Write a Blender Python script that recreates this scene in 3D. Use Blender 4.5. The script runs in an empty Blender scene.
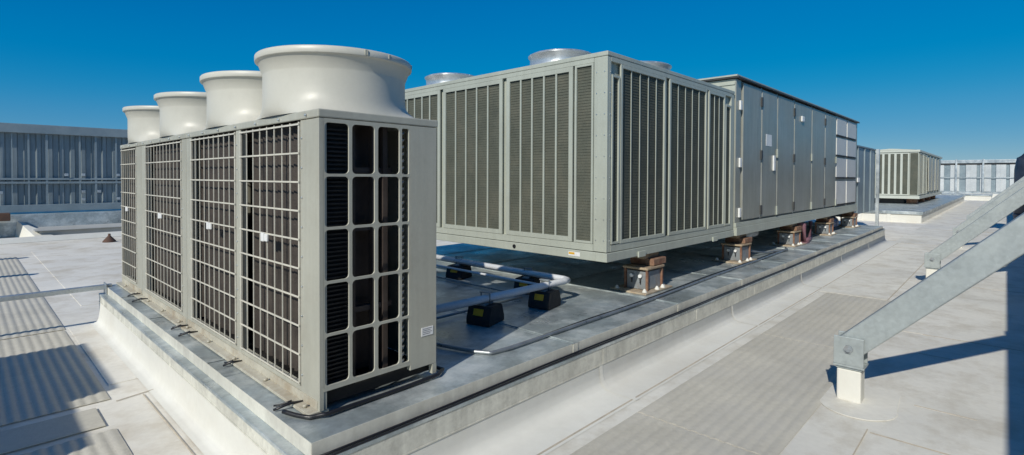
import bpy, bmesh, math, random
from mathutils import Vector, Matrix
random.seed(7)
R = math.radians
scene = bpy.context.scene
col = scene.collection

# ------------------------------------------------------------------ materials
def N(nt, t, **k):
    n = nt.nodes.new(t)
    for a, b in k.items(): setattr(n, a, b)
    return n

def mat(name, base, rough=.5, metal=0., var=.15, scale=3., fine=60., fvar=.05, bump=.05, bscale=120.,
        stain=None, stain_amt=0., stain_scale=2., streak=0., rvar=.12, spec=.5, spangle=0.):
    m = bpy.data.materials.new(name); m.use_nodes = True
    nt = m.node_tree; bs = nt.nodes['Principled BSDF']; L = nt.links.new
    tc = N(nt, 'ShaderNodeTexCoord')
    n1 = N(nt, 'ShaderNodeTexNoise'); n1.inputs['Scale'].default_value = scale; n1.inputs['Detail'].default_value = 7; n1.inputs['Roughness'].default_value = .62
    L(tc.outputs['Object'], n1.inputs['Vector'])
    n2 = N(nt, 'ShaderNodeTexNoise'); n2.inputs['Scale'].default_value = fine; n2.inputs['Detail'].default_value = 3
    L(tc.outputs['Object'], n2.inputs['Vector'])
    def rng(src, lo, hi, a=.3, b=.7):
        r = N(nt, 'ShaderNodeMapRange'); r.inputs[1].default_value = a; r.inputs[2].default_value = b
        r.inputs[3].default_value = lo; r.inputs[4].default_value = hi; L(src, r.inputs[0]); return r.outputs[0]
    def mul(a, b):
        q = N(nt, 'ShaderNodeMath', operation='MULTIPLY'); L(a, q.inputs[0]); L(b, q.inputs[1]); return q.outputs[0]
    f = mul(rng(n1.outputs[0], 1 - var, 1 + var), rng(n2.outputs[0], 1 - fvar, 1 + fvar))
    if spangle:
        vo = N(nt, 'ShaderNodeTexVoronoi'); vo.inputs['Scale'].default_value = 38
        L(tc.outputs['Object'], vo.inputs['Vector'])
        sp = N(nt, 'ShaderNodeSeparateColor'); L(vo.outputs['Color'], sp.inputs[0])
        f = mul(f, rng(sp.outputs[0], 1 - spangle, 1 + spangle, 0, 1))
    if streak:
        mp = N(nt, 'ShaderNodeMapping'); mp.inputs['Scale'].default_value = (9, 9, .7)
        L(tc.outputs['Object'], mp.inputs[0])
        n3 = N(nt, 'ShaderNodeTexNoise'); n3.inputs['Scale'].default_value = 2; n3.inputs['Detail'].default_value = 5
        L(mp.outputs[0], n3.inputs['Vector'])
        f = mul(f, rng(n3.outputs[0], 1 - streak, 1 + streak * .4, .35, .65))
    cc = N(nt, 'ShaderNodeVectorMath', operation='SCALE'); cc.inputs[0].default_value = base[:3]; L(f, cc.inputs['Scale'])
    out = cc.outputs[0]
    if stain:
        n4 = N(nt, 'ShaderNodeTexNoise'); n4.inputs['Scale'].default_value = stain_scale; n4.inputs['Detail'].default_value = 8; n4.inputs['Roughness'].default_value = .7
        mp2 = N(nt, 'ShaderNodeMapping'); mp2.inputs['Location'].default_value = (3.1, 7.7, 1.3); L(tc.outputs['Object'], mp2.inputs[0]); L(mp2.outputs[0], n4.inputs['Vector'])
        mx = N(nt, 'ShaderNodeMix', data_type='RGBA'); L(rng(n4.outputs[0], 0, stain_amt, .46, .68), mx.inputs[0])
        L(out, mx.inputs[6]); mx.inputs[7].default_value = (*stain, 1); out = mx.outputs[2]
    L(out, bs.inputs['Base Color'])
    bs.inputs['Metallic'].default_value = metal
    bs.inputs['Specular IOR Level'].default_value = spec
    L(rng(n1.outputs[0], max(0, rough - rvar), min(1, rough + rvar)), bs.inputs['Roughness'])
    if bump:
        b = N(nt, 'ShaderNodeBump'); b.inputs['Strength'].default_value = bump; b.inputs['Distance'].default_value = .02
        n5 = N(nt, 'ShaderNodeTexNoise'); n5.inputs['Scale'].default_value = bscale; n5.inputs['Detail'].default_value = 4; L(tc.outputs['Object'], n5.inputs['Vector'])
        L(n5.outputs[0], b.inputs['Height']); L(b.outputs[0], bs.inputs['Normal'])
    return m

M = {}
M['cream'] = mat('cream_enamel', (.44, .435, .365), .42, 0, .05, 1.5, 40, .02, .02, 60, stain=(.30, .27, .21), stain_amt=.3, stain_scale=3, streak=.06)
M['cream_flange'] = mat('weathered_cream_enamel', (.50, .475, .39), .5, 0, .1, 6, 60, .06, .04, 60, stain=(.30, .22, .13), stain_amt=.65, stain_scale=7)
M['shroud'] = mat('moulded_cream_plastic', (.60, .58, .50), .45, 0, .04, 1.2, 60, .01, .015, 30, stain=(.38, .36, .30), stain_amt=.25, stain_scale=2)
M['wire'] = mat('cream_coated_wire', (.62, .59, .50), .45, 0, .1, 5)
M['coil'] = mat('copper_brown_coil_fins', (.055, .045, .038), .6, .25, .25, 8, 90, .2, .25, 160, stain=(.09, .072, .058), stain_amt=.5, stain_scale=5)
M['dark'] = mat('dark_interior_steel', (.025, .024, .023), .6, .3, .3, 5)
M['dark_strut'] = mat('dark_brown_strut', (.07, .055, .048), .5, .2, .2, 6)
M['beige'] = mat('grey_green_enamel', (.435, .46, .395), .42, 0, .06, 1.2, 50, .02, .06, 3.5, stain=(.29, .29, .24), stain_amt=.25, stain_scale=2.5, streak=.05)
M['mesh'] = mat('olive_coil_mesh', (.115, .122, .098), .8, .1, .14, 4, 140, .25, .06, 220, spec=.15, stain=(.2, .185, .14), stain_amt=.4, stain_scale=3)
M['galv'] = mat('galvanised_sheet', (.50, .54, .56), .42, .75, .16, 2.2, 25, .06, .03, 40, stain=(.62, .64, .62), stain_amt=.5, stain_scale=3, spangle=.07, rvar=.16)
M['galv_cap'] = mat('weathered_galvanised_cap', (.37, .42, .43), .38, .45, .28, 2.0, 22, .08, .05, 30, stain=(.74, .78, .77), stain_amt=.95, stain_scale=3.2, spangle=.06, rvar=.16)
M['fascia'] = mat('grey_cap_fascia', (.66, .65, .57), .55, 0, .1, 2, 40, .04, .03, 60, stain=(.42, .40, .35), stain_amt=.5, stain_scale=4, streak=.1)
M['strip'] = mat('stained_lower_strip', (.66, .65, .57), .6, 0, .12, 3, 40, .06, .05, 60, stain=(.3, .29, .25), stain_amt=.45, stain_scale=9, streak=.12)
M['panel_steel'] = mat('satin_steel_doors', (.34, .345, .30), .38, .25, .12, .9, 18, .03, .12, 2.5, stain=(.42, .44, .43), stain_amt=.4, stain_scale=1.2, streak=.12, rvar=.1)
M['dark_trim'] = mat('dark_roof_trim', (.06, .06, .06), .5, .3)
M['galv_beam'] = mat('hot_dip_galvanised_beam', (.40, .44, .44), .5, .4, .05, 3.5, 30, .08, .04, 50, stain=(.46, .50, .49), stain_amt=.5, stain_scale=5, spangle=.05)
M['membrane'] = mat('white_roof_membrane', (.72, .71, .65), .6, 0, .06, .8, 18, .02, .06, 14, stain=(.56, .52, .44), stain_amt=.35, stain_scale=1.3, spec=.2)
M['floor'] = mat('dusty_white_roof_membrane', (.77, .74, .665), .68, 0, .1, .6, 22, .03, .08, 10, stain=(.54, .48, .38), stain_amt=.75, stain_scale=2.0, spec=.2)
M['floor2'] = mat('cleaner_membrane_sheet', (.72, .70, .63), .65, 0, .09, .7, 22, .03, .12, 6, stain=(.50, .455, .37), stain_amt=.75, stain_scale=2.3, spec=.2)
M['pad'] = mat('tan_walkway_pad', (.54, .51, .43), .75, 0, .1, 1.5, 30, .06, .12, 60, stain=(.52, .50, .45), stain_amt=.5, stain_scale=2)
M['caulk'] = mat('grey_brown_seam_caulk', (.50, .44, .35), .7, 0, .2, 9)
M['black'] = mat('black_cable_jacket', (.015, .015, .017), .4, 0, .2, 8)
M['rubber'] = mat('black_recycled_rubber', (.018, .018, .019), .7, 0, .3, 20, bump=.3)
M['yellow'] = mat('yellow_label', (.75, .42, .03), .5)
M['pvc'] = mat('white_pipe', (.72, .73, .74), .32, 0, .06, 5, stain=(.5, .48, .42), stain_amt=.3)
M['conduit'] = mat('steel_conduit', (.30, .32, .33), .35, .6, .2, 10)
M['rust'] = mat('rusty_steel', (.21, .105, .065), .8, .1, .35, 12, 60, .2, .2, 60, stain=(.42, .30, .2), stain_amt=.6, stain_scale=9)
M['wood'] = mat('weathered_timber', (.36, .28, .19), .8, 0, .25, 10, 60, .15, .2, 50, stain=(.2, .13, .08), stain_amt=.5, stain_scale=8)
M['housing'] = mat('dull_grey_isolator', (.27, .30, .32), .55, .2, .2, 9, stain=(.3, .2, .13), stain_amt=.5, stain_scale=10)
M['tanplate'] = mat('tan_base_plate', (.45, .38, .28), .75, .1, .2, 8, stain=(.28, .16, .09), stain_amt=.6, stain_scale=8)
M['white'] = mat('white_paint', (.78, .78, .76), .45, 0, .04, 8)
M['blue'] = mat('blue_plastic_drum', (.03, .07, .18), .4, 0, .1, 5)
M['purple'] = mat('faded_purple_pipe', (.22, .11, .13), .5, 0, .2, 9)
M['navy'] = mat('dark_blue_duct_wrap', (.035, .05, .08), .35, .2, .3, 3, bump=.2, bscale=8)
M['guard'] = mat('bright_zinc_guard', (.6, .62, .63), .35, .6, .1, 8)
M['plate_text'] = mat('grey_print', (.25, .25, .27), .6)
M['earth'] = mat('distant_ground', (.12, .12, .09), .9, 0, .3, .01)
M['concrete'] = mat('parapet_concrete', (.42, .43, .42), .8, 0, .1, .5, stain=(.3, .3, .28), stain_amt=.4)
M['screenfar'] = mat('pale_galvanised_cladding', (.58, .60, .60), .5, .45, .08, .6, 10, .04, .02, 10, stain=(.45, .48, .5), stain_amt=.4, stain_scale=.7)
M['screennear'] = mat('blue_grey_cladding', (.235, .285, .31), .5, .4, .12, .6, 10, .04, .02, 10, stain=(.27, .32, .35), stain_amt=.35, stain_scale=.8, streak=.15)

M['fence_rail'] = mat('blue_grey_fence_rail', (.25, .31, .34), .5, .4, .12, 1.2, 10, .04, .02, 10, stain=(.33, .38, .4), stain_amt=.4)
M['ventwhite'] = mat('pale_vent_panel', (.60, .60, .58), .5, 0, .06, 2)
M['beige_light'] = mat('pale_beige_enamel', (.52, .54, .47), .5, 0, .06, 1.2)
M['brown'] = mat('dark_brown_timber', (.09, .05, .035), .8, 0, .3, 6)
# ------------------------------------------------------------------ mesh builder
class MB:
    def __init__(s): s.bm = bmesh.new()
    def box(s, x0, x1, y0, y1, z0, z1, bev=0.):
        g = bmesh.ops.create_cube(s.bm, size=1.)
        for v in g['verts']:
            v.co = Vector(((x0 + x1) / 2 + v.co.x * (x1 - x0), (y0 + y1) / 2 + v.co.y * (y1 - y0), (z0 + z1) / 2 + v.co.z * (z1 - z0)))
        if bev:
            es = list({e for v in g['verts'] for e in v.link_edges})
            bmesh.ops.bevel(s.bm, geom=es, offset=bev, segments=2, affect='EDGES', profile=.5)
        return s
    def obox(s, c, size, rot, bev=0.):
        g = bmesh.ops.create_cube(s.bm, size=1.)
        for v in g['verts']:
            v.co = Vector(c) + rot @ Vector((v.co.x * size[0], v.co.y * size[1], v.co.z * size[2]))
        if bev:
            es = list({e for v in g['verts'] for e in v.link_edges})
            bmesh.ops.bevel(s.bm, geom=es, offset=bev, segments=2, affect='EDGES', profile=.5)
        return s
    def tube(s, pts, r, seg=10, cap=True):
        pts = [Vector(p) for p in pts]; rings = []
        for i, p in enumerate(pts):
            a = pts[max(i - 1, 0)]; b = pts[min(i + 1, len(pts) - 1)]; d = (b - a).normalized()
            up = Vector((0, 0, 1)) if abs(d.z) < .95 else Vector((1, 0, 0))
            u = d.cross(up).normalized(); w = d.cross(u).normalized()
            rr = r[i] if isinstance(r, (list, tuple)) else r
            rings.append([s.bm.verts.new(p + (u * math.cos(t) + w * math.sin(t)) * rr) for t in [2 * math.pi * k / seg for k in range(seg)]])
        for A, B in zip(rings, rings[1:]):
            for k in range(seg): s.bm.faces.new((A[k], A[(k + 1) % seg], B[(k + 1) % seg], B[k])).smooth = True
        if cap: s.bm.faces.new(rings[0]); s.bm.faces.new(rings[-1][::-1])
        return s
    def lathe(s, c, prof, seg=48, hx=None):
        """prof: list (r,z, squareness) about vertical axis at c; squareness blends to a box outline of half sizes hx"""
        rings = []
        for pr_ in prof:
            r, z = pr_[0], pr_[1]; q = pr_[2] if len(pr_) > 2 else 0
            ring = []
            for k in range(seg):
                t = 2 * math.pi * k / seg; cx, sy = math.cos(t), math.sin(t)
                x, y = r * cx, r * sy
                if q:
                    m_ = max(abs(cx), abs(sy)); bx, by = hx[0] * cx / m_, hx[1] * sy / m_
                    x, y = x * (1 - q) + bx * q, y * (1 - q) + by * q
                ring.append(s.bm.verts.new((c[0] + x, c[1] + y, c[2] + z)))
            rings.append(ring)
        for A, B in zip(rings, rings[1:]):
            for k in range(seg): s.bm.faces.new((A[k], A[(k + 1) % seg], B[(k + 1) % seg], B[k])).smooth = True
        return s
    def prism(s, poly, off):
        """closed 3-D polygon extruded by vector off"""
        a = [s.bm.verts.new(p) for p in poly]; b = [s.bm.verts.new(Vector(p) + Vector(off)) for p in poly]
        s.bm.faces.new(a); s.bm.faces.new(b[::-1])
        n = len(a)
        for k in range(n): s.bm.faces.new((a[k], b[k], b[(k + 1) % n], a[(k + 1) % n]))
        return s
    def build(s, name, m, parent=None, loc=None):
        bmesh.ops.recalc_face_normals(s.bm, faces=s.bm.faces)
        me = bpy.data.meshes.new(name); s.bm.to_mesh(me); s.bm.free()
        me.materials.append(M[m] if isinstance(m, str) else m)
        o = bpy.data.objects.new(name, me); col.objects.link(o)
        if parent is not None:
            o.parent = parent
        if loc: o.location = loc
        return o

def tag(o, label=None, cat=None, group=None, kind=None):
    if label: o['label'] = label
    if cat: o['category'] = cat
    if group: o['group'] = group
    if kind: o['kind'] = kind
    return o
def thing(name, label, cat, loc=(0, 0, 0), group=None, rz=0):
    o = bpy.data.objects.new(name, None); col.objects.link(o); o.location = loc; o.rotation_euler = (0, 0, rz)
    return tag(o, label, cat, group)
def kids(o): return [c for c in bpy.data.objects if c.parent is o]
def copy_tree(o, parent=None):
    c = o.copy(); col.objects.link(c); c.parent = parent
    for ch in kids(o): copy_tree(ch, c)
    return c
def wob(pts, n, amp, ax=(1, 1, 1)):
    """resample polyline with slight sag / wobble"""
    out = []; rnd = random.Random(len(pts) * 7 + n); f = [rnd.uniform(.6, 2.2) for _ in range(3)]; ph = [rnd.uniform(0, 6) for _ in range(3)]
    P = [Vector(p) for p in pts]
    for i in range(len(P) - 1):
        for k in range(n):
            t = k / n; q = P[i].lerp(P[i + 1], t); u = (i * n + k)
            out.append(q + Vector([ax[j] * amp * math.sin(u * .37 * f[j] + ph[j]) for j in range(3)]))
    out.append(P[-1]); return out

# ------------------------------------------------------------------ SETTING: roof and ground
g = MB(); g.box(-3000, 3000, -3000, 3000, -13, -12.5); tag(g.build('ground', 'earth'), kind='structure')
b = MB(); b.box(-14, 67, -9, 34, -.5, 0); tag(b.build('roof', 'floor'), kind='structure')
# membrane sheets lapped over the deck: thin sheets in strips with slightly different soiling and stepped seams
s = MB(); s.box(.35, 60, -1.0, 2.05, .0005, .0025)
for x0, x1, y0, y1 in ((1.9, 3.9, -1.0, .60), (3.92, 6.75, -1.0, .55), (6.77, 10.2, -1.0, 1.1), (8.35, 15.5, 1.12, 1.9), (10.22, 16, -1., .9)):
    s.box(x0, x1, y0, y1, .003, .006)
tag(s.build('roof_membrane_sheets', 'floor2'), kind='structure')
s = MB()
for x0, x1, y0, y1 in ((.76, 1.02, 4.95, 7.1), (.30, .9, 2.3, 3.6), (1.0, 5.5, 8.2, 14.8)): s.box(x0, x1, y0, y1, .001, .005)
tag(s.build('roof_patches', 'floor'), kind='structure')
s = MB()
def seam(x0, y0, x1, y1, w=.008):
    d = Vector((x1 - x0, y1 - y0, 0)); L_ = d.length; a = math.atan2(d.y, d.x)
    s.obox(((x0 + x1) / 2, (y0 + y1) / 2, .0065), (L_, w, .003), Matrix.Rotation(a, 3, 'Z'))
seam(1.5, 1.93, 16, 1.93, .012); seam(3.91, -1, 3.91, .60); seam(6.76, -1, 6.76, .6); seam(4.6, .45, 4.6, .12); seam(6.0, .56, 6.0, .3)
seam(10.21, -1, 10.21, 1.1); seam(3.2, .62, 3.95, .62, .006); seam(.74, 4.55, 1.05, 4.62); seam(.9, 2.3, .9, 4.55); seam(8.3, 1.11, 15, 1.11)
seam(.98, 2.2, .98, 7.1, .006); seam(16, -1, 16, 2.2); seam(21, -1, 21, 2.1, .01); seam(27, -1, 27, 2.1, .012); seam(16.1, 1.0, 40, 1.0, .01)
tag(s.build('roof_seams', 'caulk'), kind='structure')

# walkway pads: ridged sheets
def pad(x0, x1, y0, y1, label, along='x', pitch=.066, h=.0062):
    t = MB(); bm = t.bm; w = (y1 - y0) if along == 'x' else (x1 - x0); n = max(2, int(round(w / pitch))); prof = []
    for k in range(n):
        for j in range(6): prof.append(((k + j / 6) / n * w, .0065 + h * (.5 - .5 * math.cos(2 * math.pi * j / 6)) ** .7))
    prof.append((w, .0065))
    A, B = [], []
    for q, z in prof:
        if along == 'x': A.append(bm.verts.new((x0, y0 + q, z))); B.append(bm.verts.new((x1, y0 + q, z)))
        else: A.append(bm.verts.new((x0 + q, y0, z))); B.append(bm.verts.new((x0 + q, y1, z)))
    for k in range(len(A) - 1): bm.faces.new((A[k], A[k + 1], B[k + 1], B[k])).smooth = True
    # border skirt down to the membrane
    for P in (A, B):
        c = [bm.verts.new((v.co.x, v.co.y, .0052)) for v in P]; e = [bm.verts.new(v.co) for v in P]
        for k in range(len(P) - 1): bm.faces.new((e[k], e[k + 1], c[k + 1], c[k]))
    t.bm.normal_update()
    o = t.build('walkway_pad', 'pad'); tag(o, label, 'walkway pad', 'ridged walkway pads on the roof'); return o
pad(.6, 3.14, .93, 1.80, 'tan ridged walkway pad at the bottom edge, nearest pad right of the big curb', 'x', .075, .0055)
pad(3.15, 5.62, .93, 1.80, 'tan ridged walkway pad beside the nearest steel brace foot', 'x', .075, .0055)
pad(5.63, 8.30, .93, 1.80, 'tan ridged walkway pad beyond the nearest brace foot, farthest right of the curb', 'x', .075, .0055)
pad(-1.4, .66, 2.2, 4.05, 'tan ridged walkway pad at the bottom left corner', 'y')
pad(-1.4, .72, 4.62, 7.0, 'tan ridged walkway pad mostly in shadow left of the four-fan unit', 'y')
pad(-1.4, .73, 7.05, 14.0, 'long tan ridged walkway pad beyond the grey pipe on the left', 'y')
t = MB(); t.box(-1.4, .62, 4.14, 4.50, .005, .014, .004)
tag(t.build('walkway_pad', 'pad'), 'narrow smooth grey walkway strip with rounded end, in the gap between two left pads', 'walkway pad')
# round membrane patches under the braces
def patch(x, y, r, parent=None):
    t = MB(); bm = t.bm; v = [bm.verts.new((x + r * math.cos(a) * 1.15, y + r * math.sin(a), .0)) for a in [k * math.pi / 16 for k in range(32)]]
    return v, t

# ------------------------------------------------------------------ big equipment curb
CX0, CX1, CY0, CY1, CZ = 1.072, 16.0, 2.251, 7.146, .40
cb = thing('equipment_curb', 'long raised equipment curb with blue-grey metal cap and white membrane sides under the units', 'curb', (CX0, CY0, 0))
def L_(x, y=None, z=None): return x
def rel(t, name, m, par, org):
    bmesh.ops.translate(t.bm, verts=t.bm.verts, vec=(-org[0], -org[1], -org[2])); return t.build(name, m, par)
O = (CX0, CY0, 0)
t = MB(); t.box(CX0 + .03, CX1 - .03, CY0 + .03, CY1 - .03, .0, CZ - .004)
rel(t, 'core', 'strip', cb, O)
t = MB()   # cap plates with lapped joints
xs = [CX0, 3.05, 4.7, 6.35, 8.0, 9.65, 11.3, 12.95, 14.6, CX1]
for a, b_ in zip(xs, xs[1:]):
    t.box(a + .001, b_ - .001, CY0 + .004, CY1 - .004, CZ - .004, CZ, 0)
for a in xs[1:-1]:
    t.box(a - .04, a + .04, CY0 - .004, CY1, CZ + .0005, CZ + .003); t.box(a - .02, a - .014, CY0, CY1, CZ + .003, CZ + .009)
for yy in (3.7, 5.2, 6.3):
    t.box(CX0, CX1, yy - .012, yy + .012, CZ + .0035, CZ + .0065)
for yy in (3.4, 4.7, 6.0): t.box(CX0 - .003, CX0 + .16, yy - .03, yy + .03, CZ + .0005, CZ + .003)
rel(t, 'metal_cap', 'galv_cap', cb, O)
t = MB(); LZ = .325     # fascia above the ledge
t.box(CX0 + .002, CX1 - .002, CY0, CY0 + .0035, LZ, CZ - .0005); t.box(CX0, CX0 + .0035, CY0 + .004, CY1 - .004, LZ, CZ - .0005)
t.box(CX1 - .0035, CX1, CY0 + .004, CY1 - .004, LZ, CZ - .0005); t.box(CX0, CX1, CY1 - .0035, CY1, LZ, CZ - .0005)
for a in xs[1:-1]: t.box(a - .03, a + .03, CY0 - .0045, CY0 - .0015, LZ + .001, CZ)
rel(t, 'fascia', 'fascia', cb, O)
t = MB(); t.box(CX0 - .055, CX1 + .03, CY0 - .042, CY0 + .02, LZ - .022, LZ - .001, .003); t.box(CX0 - .0555, CX0 + .02, CY0 + .0205, CY1, LZ - .0225, LZ - .0012, .003)
rel(t, 'ledge', 'galv_cap', cb, O)
t = MB()
t.box(CX0 - .050, CX1 + .02, CY0 - .038, CY0 + .01, .18, LZ - .0235); t.box(CX0 - .0505, CX0 + .01, CY0 + .012, CY1 - .012, .235, LZ - .0235); t.box(CX0 - .0505, CX0 + .01, CY0 - .0385, CY0 + .0115, .235, LZ - .024)
for a in xs[1:-1]: t.box(a + .3, a + .34, CY0 - .0405, CY0 - .0385, .18, LZ - .025)
t.box(CX0 - .053, CX1 + .02, CY0 - .041, CY0 - .0385, .176, .184); t.box(CX0 - .0535, CX0 - .051, CY0, CY1, .231, .239)
rel(t, 'lower_strip', 'strip', cb, O)
def cove(t, pts):    # sloping membrane upstand profile swept along x (near side) and y (left side)
    pass
t = MB(); bm = t.bm
pf = [(-.036, .181), (-.041, .11), (-.052, .06), (-.080, .023), (-.13, .008), (-.35, .0055)]
pl = [(-.049, .236), (-.052, .10), (-.058, .05), (-.07, .02), (-.10, .007), (-.13, .0055)]
A = [bm.verts.new((CX0 + l[0], CY0 + d, z)) for (d, z), l in zip(pf, pl)]
B = [bm.verts.new((CX1 - d, CY0 + d, z)) for d, z in pf]
C = [bm.verts.new((CX0 + d, CY1 + .0, z)) for d, z in pl]; A2 = [bm.verts.new((CX0 + l[0], CY0 + d, l[1])) for (d, z), l in zip(pf, pl)]
for k in range(5):
    bm.faces.new((A[k], A[k + 1], B[k + 1], B[k])).smooth = True
    bm.faces.new((C[k], C[k + 1], A2[k + 1], A2[k])).smooth = True
# top lip, far end and back
B2 = [bm.verts.new((CX1 - d, CY1, z)) for d, z in pf]
for k in range(5): bm.faces.new((B[k], B[k + 1], B2[k + 1], B2[k])).smooth = True
for x in (3.3, 5.9, 8.6, 11.2, 13.8):     # lapped vertical seams of the upstand
    v = [(x, CY0 + d - .003, z + .003) for d, z in pf]; w = [(x + .045, CY0 + d - .003, z + .003) for d, z in pf]
    V = [bm.verts.new(p) for p in v]; W = [bm.verts.new(p) for p in w]
    for k in range(5): bm.faces.new((V[k], V[k + 1], W[k + 1], W[k])).smooth = True
rel(t, 'membrane_upstand', 'membrane', cb, O)

# far curb under the distant unit
fc = thing('equipment_curb', 'low white distant curb under the small far unit at the right', 'curb', (23.7, 2.2, 0))
t = MB(); t.box(0, 26, 0, 6, 0, .30); 
for y in (.9, 1.8, 2.7): t.box(-.03, .02, y, y + .12, 0, .31)
t.build('membrane_upstand', 'membrane', fc)
t = MB(); t.box(-.05, 26.05, -.05, 6.05, .302, .41, .01); t.build('metal_cap', 'galv_cap', fc)
fd = thing('equipment_curb', 'thin low curb at the foot of the far screen wall, farthest right', 'curb', (52, .8, 0))
t = MB(); t.box(0, 3, 0, 3.5, 0, .35); t.build('membrane_upstand', 'membrane', fd)
t = MB(); t.box(-.05, 3.05, -.05, 3.55, .352, .42); t.build('metal_cap', 'galv_cap', fd)

# ------------------------------------------------------------------ heat-pump units with bell-mouth fans
VX0, VX1, VZ0, VZ1 = 1.223, 1.955, .425, 1.925
def grille(par, y0, y1, name='guard_grille'):
    """wire guard on the -X face between y0 and y1 (world), local to par origin (VX0,y_unit,0)"""
    oy = par.location.y; t = MB(); z0, z1 = .50, 1.885
    ya, yb = y0 - oy, y1 - oy
    for y in (ya, yb): t.box(-.006, .004, y - .006, y + .006, z0, z1)
    n = max(5, round((yb - ya) / .104))
    for k in range(1, n): y = ya + (yb - ya) * k / n; t.box(-.006, -.001, y - .0032, y + .0032, z0, z1)
    for k in range(10): z = z1 - .012 - k * (z1 - z0 - .024) / 9; t.box(-.0105, -.0065, ya - .008, yb + .008, z - .0045, z + .0045)
    gr = t.build(name, 'wire', par)
    ym = (ya + yb) / 2; t = MB()
    t.box(-.024, -.011, ym - .042, ym - .002, 1.225, 1.268, .004); t.box(-.026, -.012, ym + .004, ym + .044, 1.222, 1.272, .004); t.box(-.018, -.0115, ym - .0015, ym + .0035, 1.228, 1.262); t.build('clip', 'white', gr)
    # coil behind: vertical corrugated fins
    t = MB(); bm = t.bm; w = yb - ya; n = int(w / .035); A, B = [], []
    for k in range(n + 1):
        y = ya + w * k / n; x = .065 + (.016 if k % 2 else 0); A.append(bm.verts.new((x, y, z0))); B.append(bm.verts.new((x, y, z1)))
    for k in range(n): bm.faces.new((A[k], A[k + 1], B[k + 1], B[k]))
    t.build('coil', 'coil', par)
    t = MB(); t.box(.03, .055, ya + .03, ya + .08, z0, z1); t.build('coil_strut', 'dark', par)

def fan(par, yc, top=2.295):
    oy = par.location.y; c = (.366, yc - oy, 0)
    hx = (.372, .44)
    prof = [(.43, VZ1 + .012, .72), (.427, VZ1 + .020, .58), (.421, VZ1 + .038, .34), (.416, VZ1 + .062, .15), (.413, VZ1 + .095, .04), (.412, VZ1 + .13, 0), (.411, VZ1 + .18, 0),
            (.411, top - .118, 0), (.413, top - .108, 0), (.436, top - .046, 0), (.443, top - .041, 0), (.450, top - .039, 0), (.452, top - .035, 0), (.452, top - .006, 0), (.447, top, 0), (.430, top, 0),
            (.418, top - .03, 0), (.40, top - .11, 0), (.395, VZ1 + .15, 0), (.395, VZ1 + .02, 0)]
    t = MB(); t.lathe(c, prof, 72, hx); sh = t.build('fan_shroud', 'shroud', par)
    t = MB()
    for a in (262, 281, 318): 
        x, y = c[0] + .452 * math.cos(R(a)), c[1] + .452 * math.sin(R(a))
        t.obox((x, y, top - .018), (.008, .014, .024), Matrix.Rotation(R(a), 3, 'Z'), .002)
    t.build('clip', 'cream', sh)
    t = MB(); a = R(-38)
    t.tube([(c[0] + (.414 + d) * math.cos(a), c[1] + (.383 + d) * math.sin(a), VZ1 + z) for d, z in ((0, .15), (.004, .10), (.02, .06), (.05, .03))], .008, 8); t.build('seam_rib', 'shroud', sh)
    t = MB(); t.lathe((c[0], c[1], 0), [(0.001, 2.14), (.07, 2.14), (.08, 2.12), (.08, 2.0), (.001, 2.0)], 20)
    for k in range(4):
        a = k * math.pi / 2 + .3; rot = Matrix.Rotation(a, 3, 'Z') @ Matrix.Rotation(R(28), 3, 'X'); t.obox(Vector((c[0], c[1], 2.07)) + Matrix.Rotation(a, 3, 'Z') @ Vector((.21, 0, 0)), (.28, .15, .006), rot)
    t.build('fan_blades', 'dark', par)
    t = MB()
    for r_ in (.10, .17, .24, .31, .38):
        t.tube([(c[0] + r_ * math.cos(a), c[1] + r_ * math.sin(a), top - .012) for a in [k * math.pi / 16 for k in range(33)]], .003, 5, False)
    for k in range(8): a = k * math.pi / 4; t.tube([(c[0] + .06 * math.cos(a), c[1] + .06 * math.sin(a), top - .015), (c[0] + .40 * math.cos(a), c[1] + .40 * math.sin(a), top - .015)], .003, 5)
    t.build('fan_guard', 'wire', par)

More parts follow.
